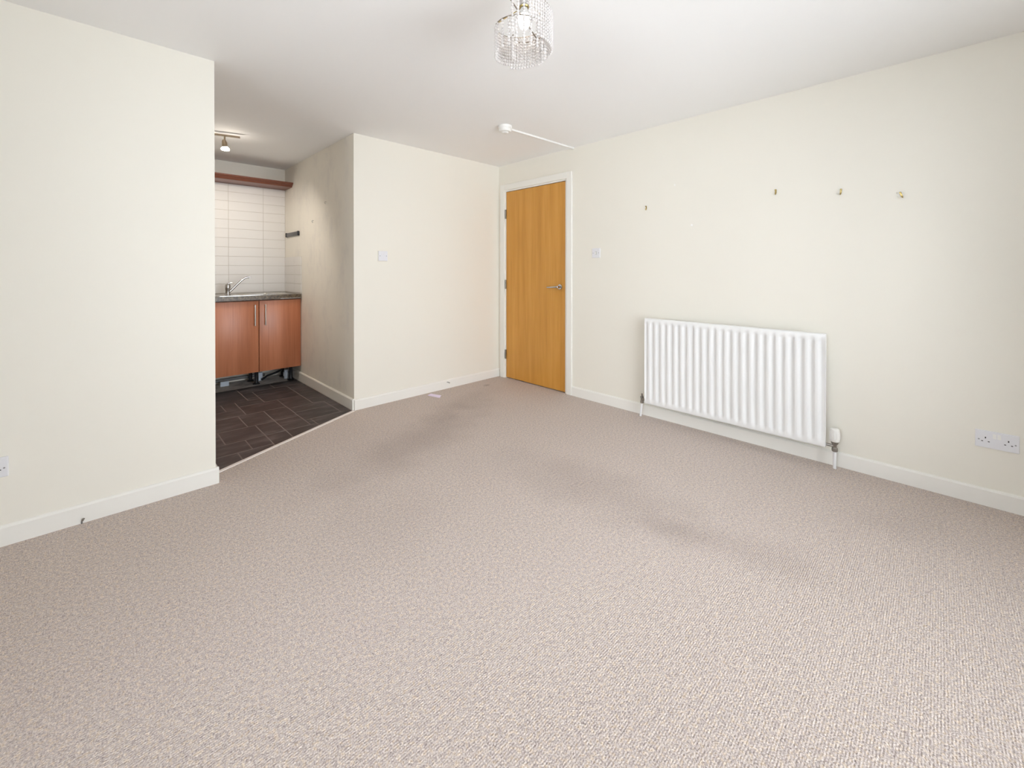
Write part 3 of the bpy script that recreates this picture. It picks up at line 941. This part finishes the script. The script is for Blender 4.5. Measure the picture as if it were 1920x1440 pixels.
# magnetic knife rack on the side wall
r = thing('knife_rack', (XK, 1.56, 1.585), 'dark grey magnetic knife rack on the kitchen side wall', 'knife rack')
MB().box(XK - 0.020, XK - 0.0002, 1.372, 1.742, 1.566, 1.608, 0.004).build('bar', 'dark_grey_plastic', r, True)
for a, b in ((1.352, 1.3725), (1.7415, 1.762)):
    MB().box(XK - 0.024, XK - 0.0002, a, b, 1.562, 1.612, 0.006).build('end_cap', 'black_plastic', r, True)
# empty hooks left in the same wall
for y, z, lab in ((0.938, 1.68, 'tiny metal hook in the kitchen side wall beside the knife rack'), (0.602, 1.83, 'tiny screw higher in the kitchen side wall near its front edge')):
    m = MB().tube([(XK, y, z + 0.008), (XK - 0.010, y, z + 0.008), (XK - 0.016, y, z), (XK - 0.014, y, z - 0.010), (XK - 0.006, y, z - 0.012)], 0.0028 if y > 0.8 else 0.0018, 8)
    tag(m.build('cup_hook' if y > 0.8 else 'wall_screw', 'screw_grey', None, True), lab, 'hook')

# ------------------------------------------------------------------ kitchen: ceiling spotlight bar
bar = thing('spotlight_bar', (-2.62, 0.79, H), 'brushed metal ceiling spotlight bar with a lit spot in the kitchen', 'spotlight')
A, B = Vector((-3.05, 0.915, 2.322)), Vector((-2.349, 0.713, 2.322))
dv = (B - A).normalized()
nv = Vector((-dv.y, dv.x, 0))
m = MB().poly([A + nv * 0.013 + Vector((0, 0, 0.006)), A - nv * 0.013 + Vector((0, 0, 0.006)), A - nv * 0.013 - Vector((0, 0, 0.006)), A + nv * 0.013 - Vector((0, 0, 0.006))], B - A)
m.build('bar', 'bronze_metal', bar)
cpt = (A + B) / 2
MB().lathe([(0.05, H), (0.05, H - 0.018), (0.03, H - 0.022), (0.0, H - 0.022)], (cpt.x, cpt.y, 0), 'z', 24).build('ceiling_mount', 'bronze_metal', bar, True)
for spt, lit in ((Vector((-2.454, 0.743, 2.316)), True), (Vector((-2.93, 0.880, 2.316)), False)):
    hd = MB().tube([spt, spt + Vector((0, 0, -0.035))], 0.0065, 10)
    p0 = spt + Vector((0.0, 0, -0.030))
    hd.tube([p0, p0 + Vector((0.012, -0.004, -0.022)), p0 + Vector((0.016, -0.004, -0.045)), p0 + Vector((0.020, -0.002, -0.055))], [0.006, 0.006, 0.005, 0.005], 8)
    hd.tube([p0 + Vector((-0.006, 0.0, 0.000)), p0 + Vector((-0.006, 0, -0.012)), p0 + Vector((0.0, 0, -0.055)), p0 + Vector((0.002, 0, -0.060))], [0.008, 0.014, 0.020, 0.021], 14)
    s_ = hd.build('spot_head', 'bronze_metal', bar, True)
    c_ = p0 + Vector((0.004, 0, -0.060))
    bl = MB().lathe([(0.020, 0.0), (0.029, -0.012), (0.031, -0.020), (0.027, -0.026), (0.014, -0.029), (0.0, -0.030)], c_, 'z', 20)
    bl.build('bulb', 'spot_glow', bar, True)
    ld = bpy.data.lights.new('spot_lamp', 'SPOT')
    ld.energy = 19
    ld.color = (1.0, 0.90, 0.78)
    ld.spot_size = math.radians(135)
    ld.spot_blend = 0.6
    ld.shadow_soft_size = 0.03
    lo = bpy.data.objects.new('spot_lamp', ld)
    COL.objects.link(lo)
    lo.location = c_ + Vector((0.0, 0.01, -0.045))
    aim = Vector((0.22, 0.50, -0.9))
    lo.rotation_euler = aim.to_track_quat('-Z', 'Y').to_euler()

# ------------------------------------------------------------------ small things near the floor
m = MB().poly([(-0.995, -0.085, 0.001), (-0.955, -0.225, 0.001), (-0.905, -0.175, 0.001), (-0.945, -0.060, 0.001)], (0, 0, 0.004))
tag(m.build('paper_scrap', 'lilac_paper'), 'small lilac paper scrap lying on the carpet by the skirting', 'paper')
def cable_stub(p, pts, label):
    r = thing('cable_stub', p, label, 'cable')
    P0 = Vector(p)
    MB().tube([P0 + Vector(q) for q in pts], 0.0030, 8).build('cable', 'grey_cable', r, True)
    e, d = P0 + Vector(pts[-1]), (Vector(pts[-1]) - Vector(pts[-2])).normalized()
    MB().tube([e - d * 0.002, e + d * 0.009], 0.0046, 10).build('connector', 'valve_metal', r, True)
cable_stub((-0.722, -BT, 0.063), [(0, 0, 0), (0.004, -0.006, 0.002), (0.010, -0.010, 0.000), (0.015, -0.013, -0.003)], 'grey cable end poking out of the skirting near the lilac scrap')
cable_stub((-3.272, YL - BT, 0.004), [(0, -0.003, -0.004), (0, -0.004, 0.004), (0.001, -0.005, 0.009), (0.003, -0.007, 0.013)], 'grey cable end poking up at the left wall skirting')
for y, z, s in ((-2.157, 1.533, 1.0), (-2.024, 1.856, 0.7)):
    m = MB().lathe([(0.008 * s, 0.0), (0.0065 * s, -0.0009), (0.0, -0.0009)], (0, y, z), 'x', 12)
    m.build('filler_spot', 'pale_filler', bpy.data.objects['wall_right'], True)
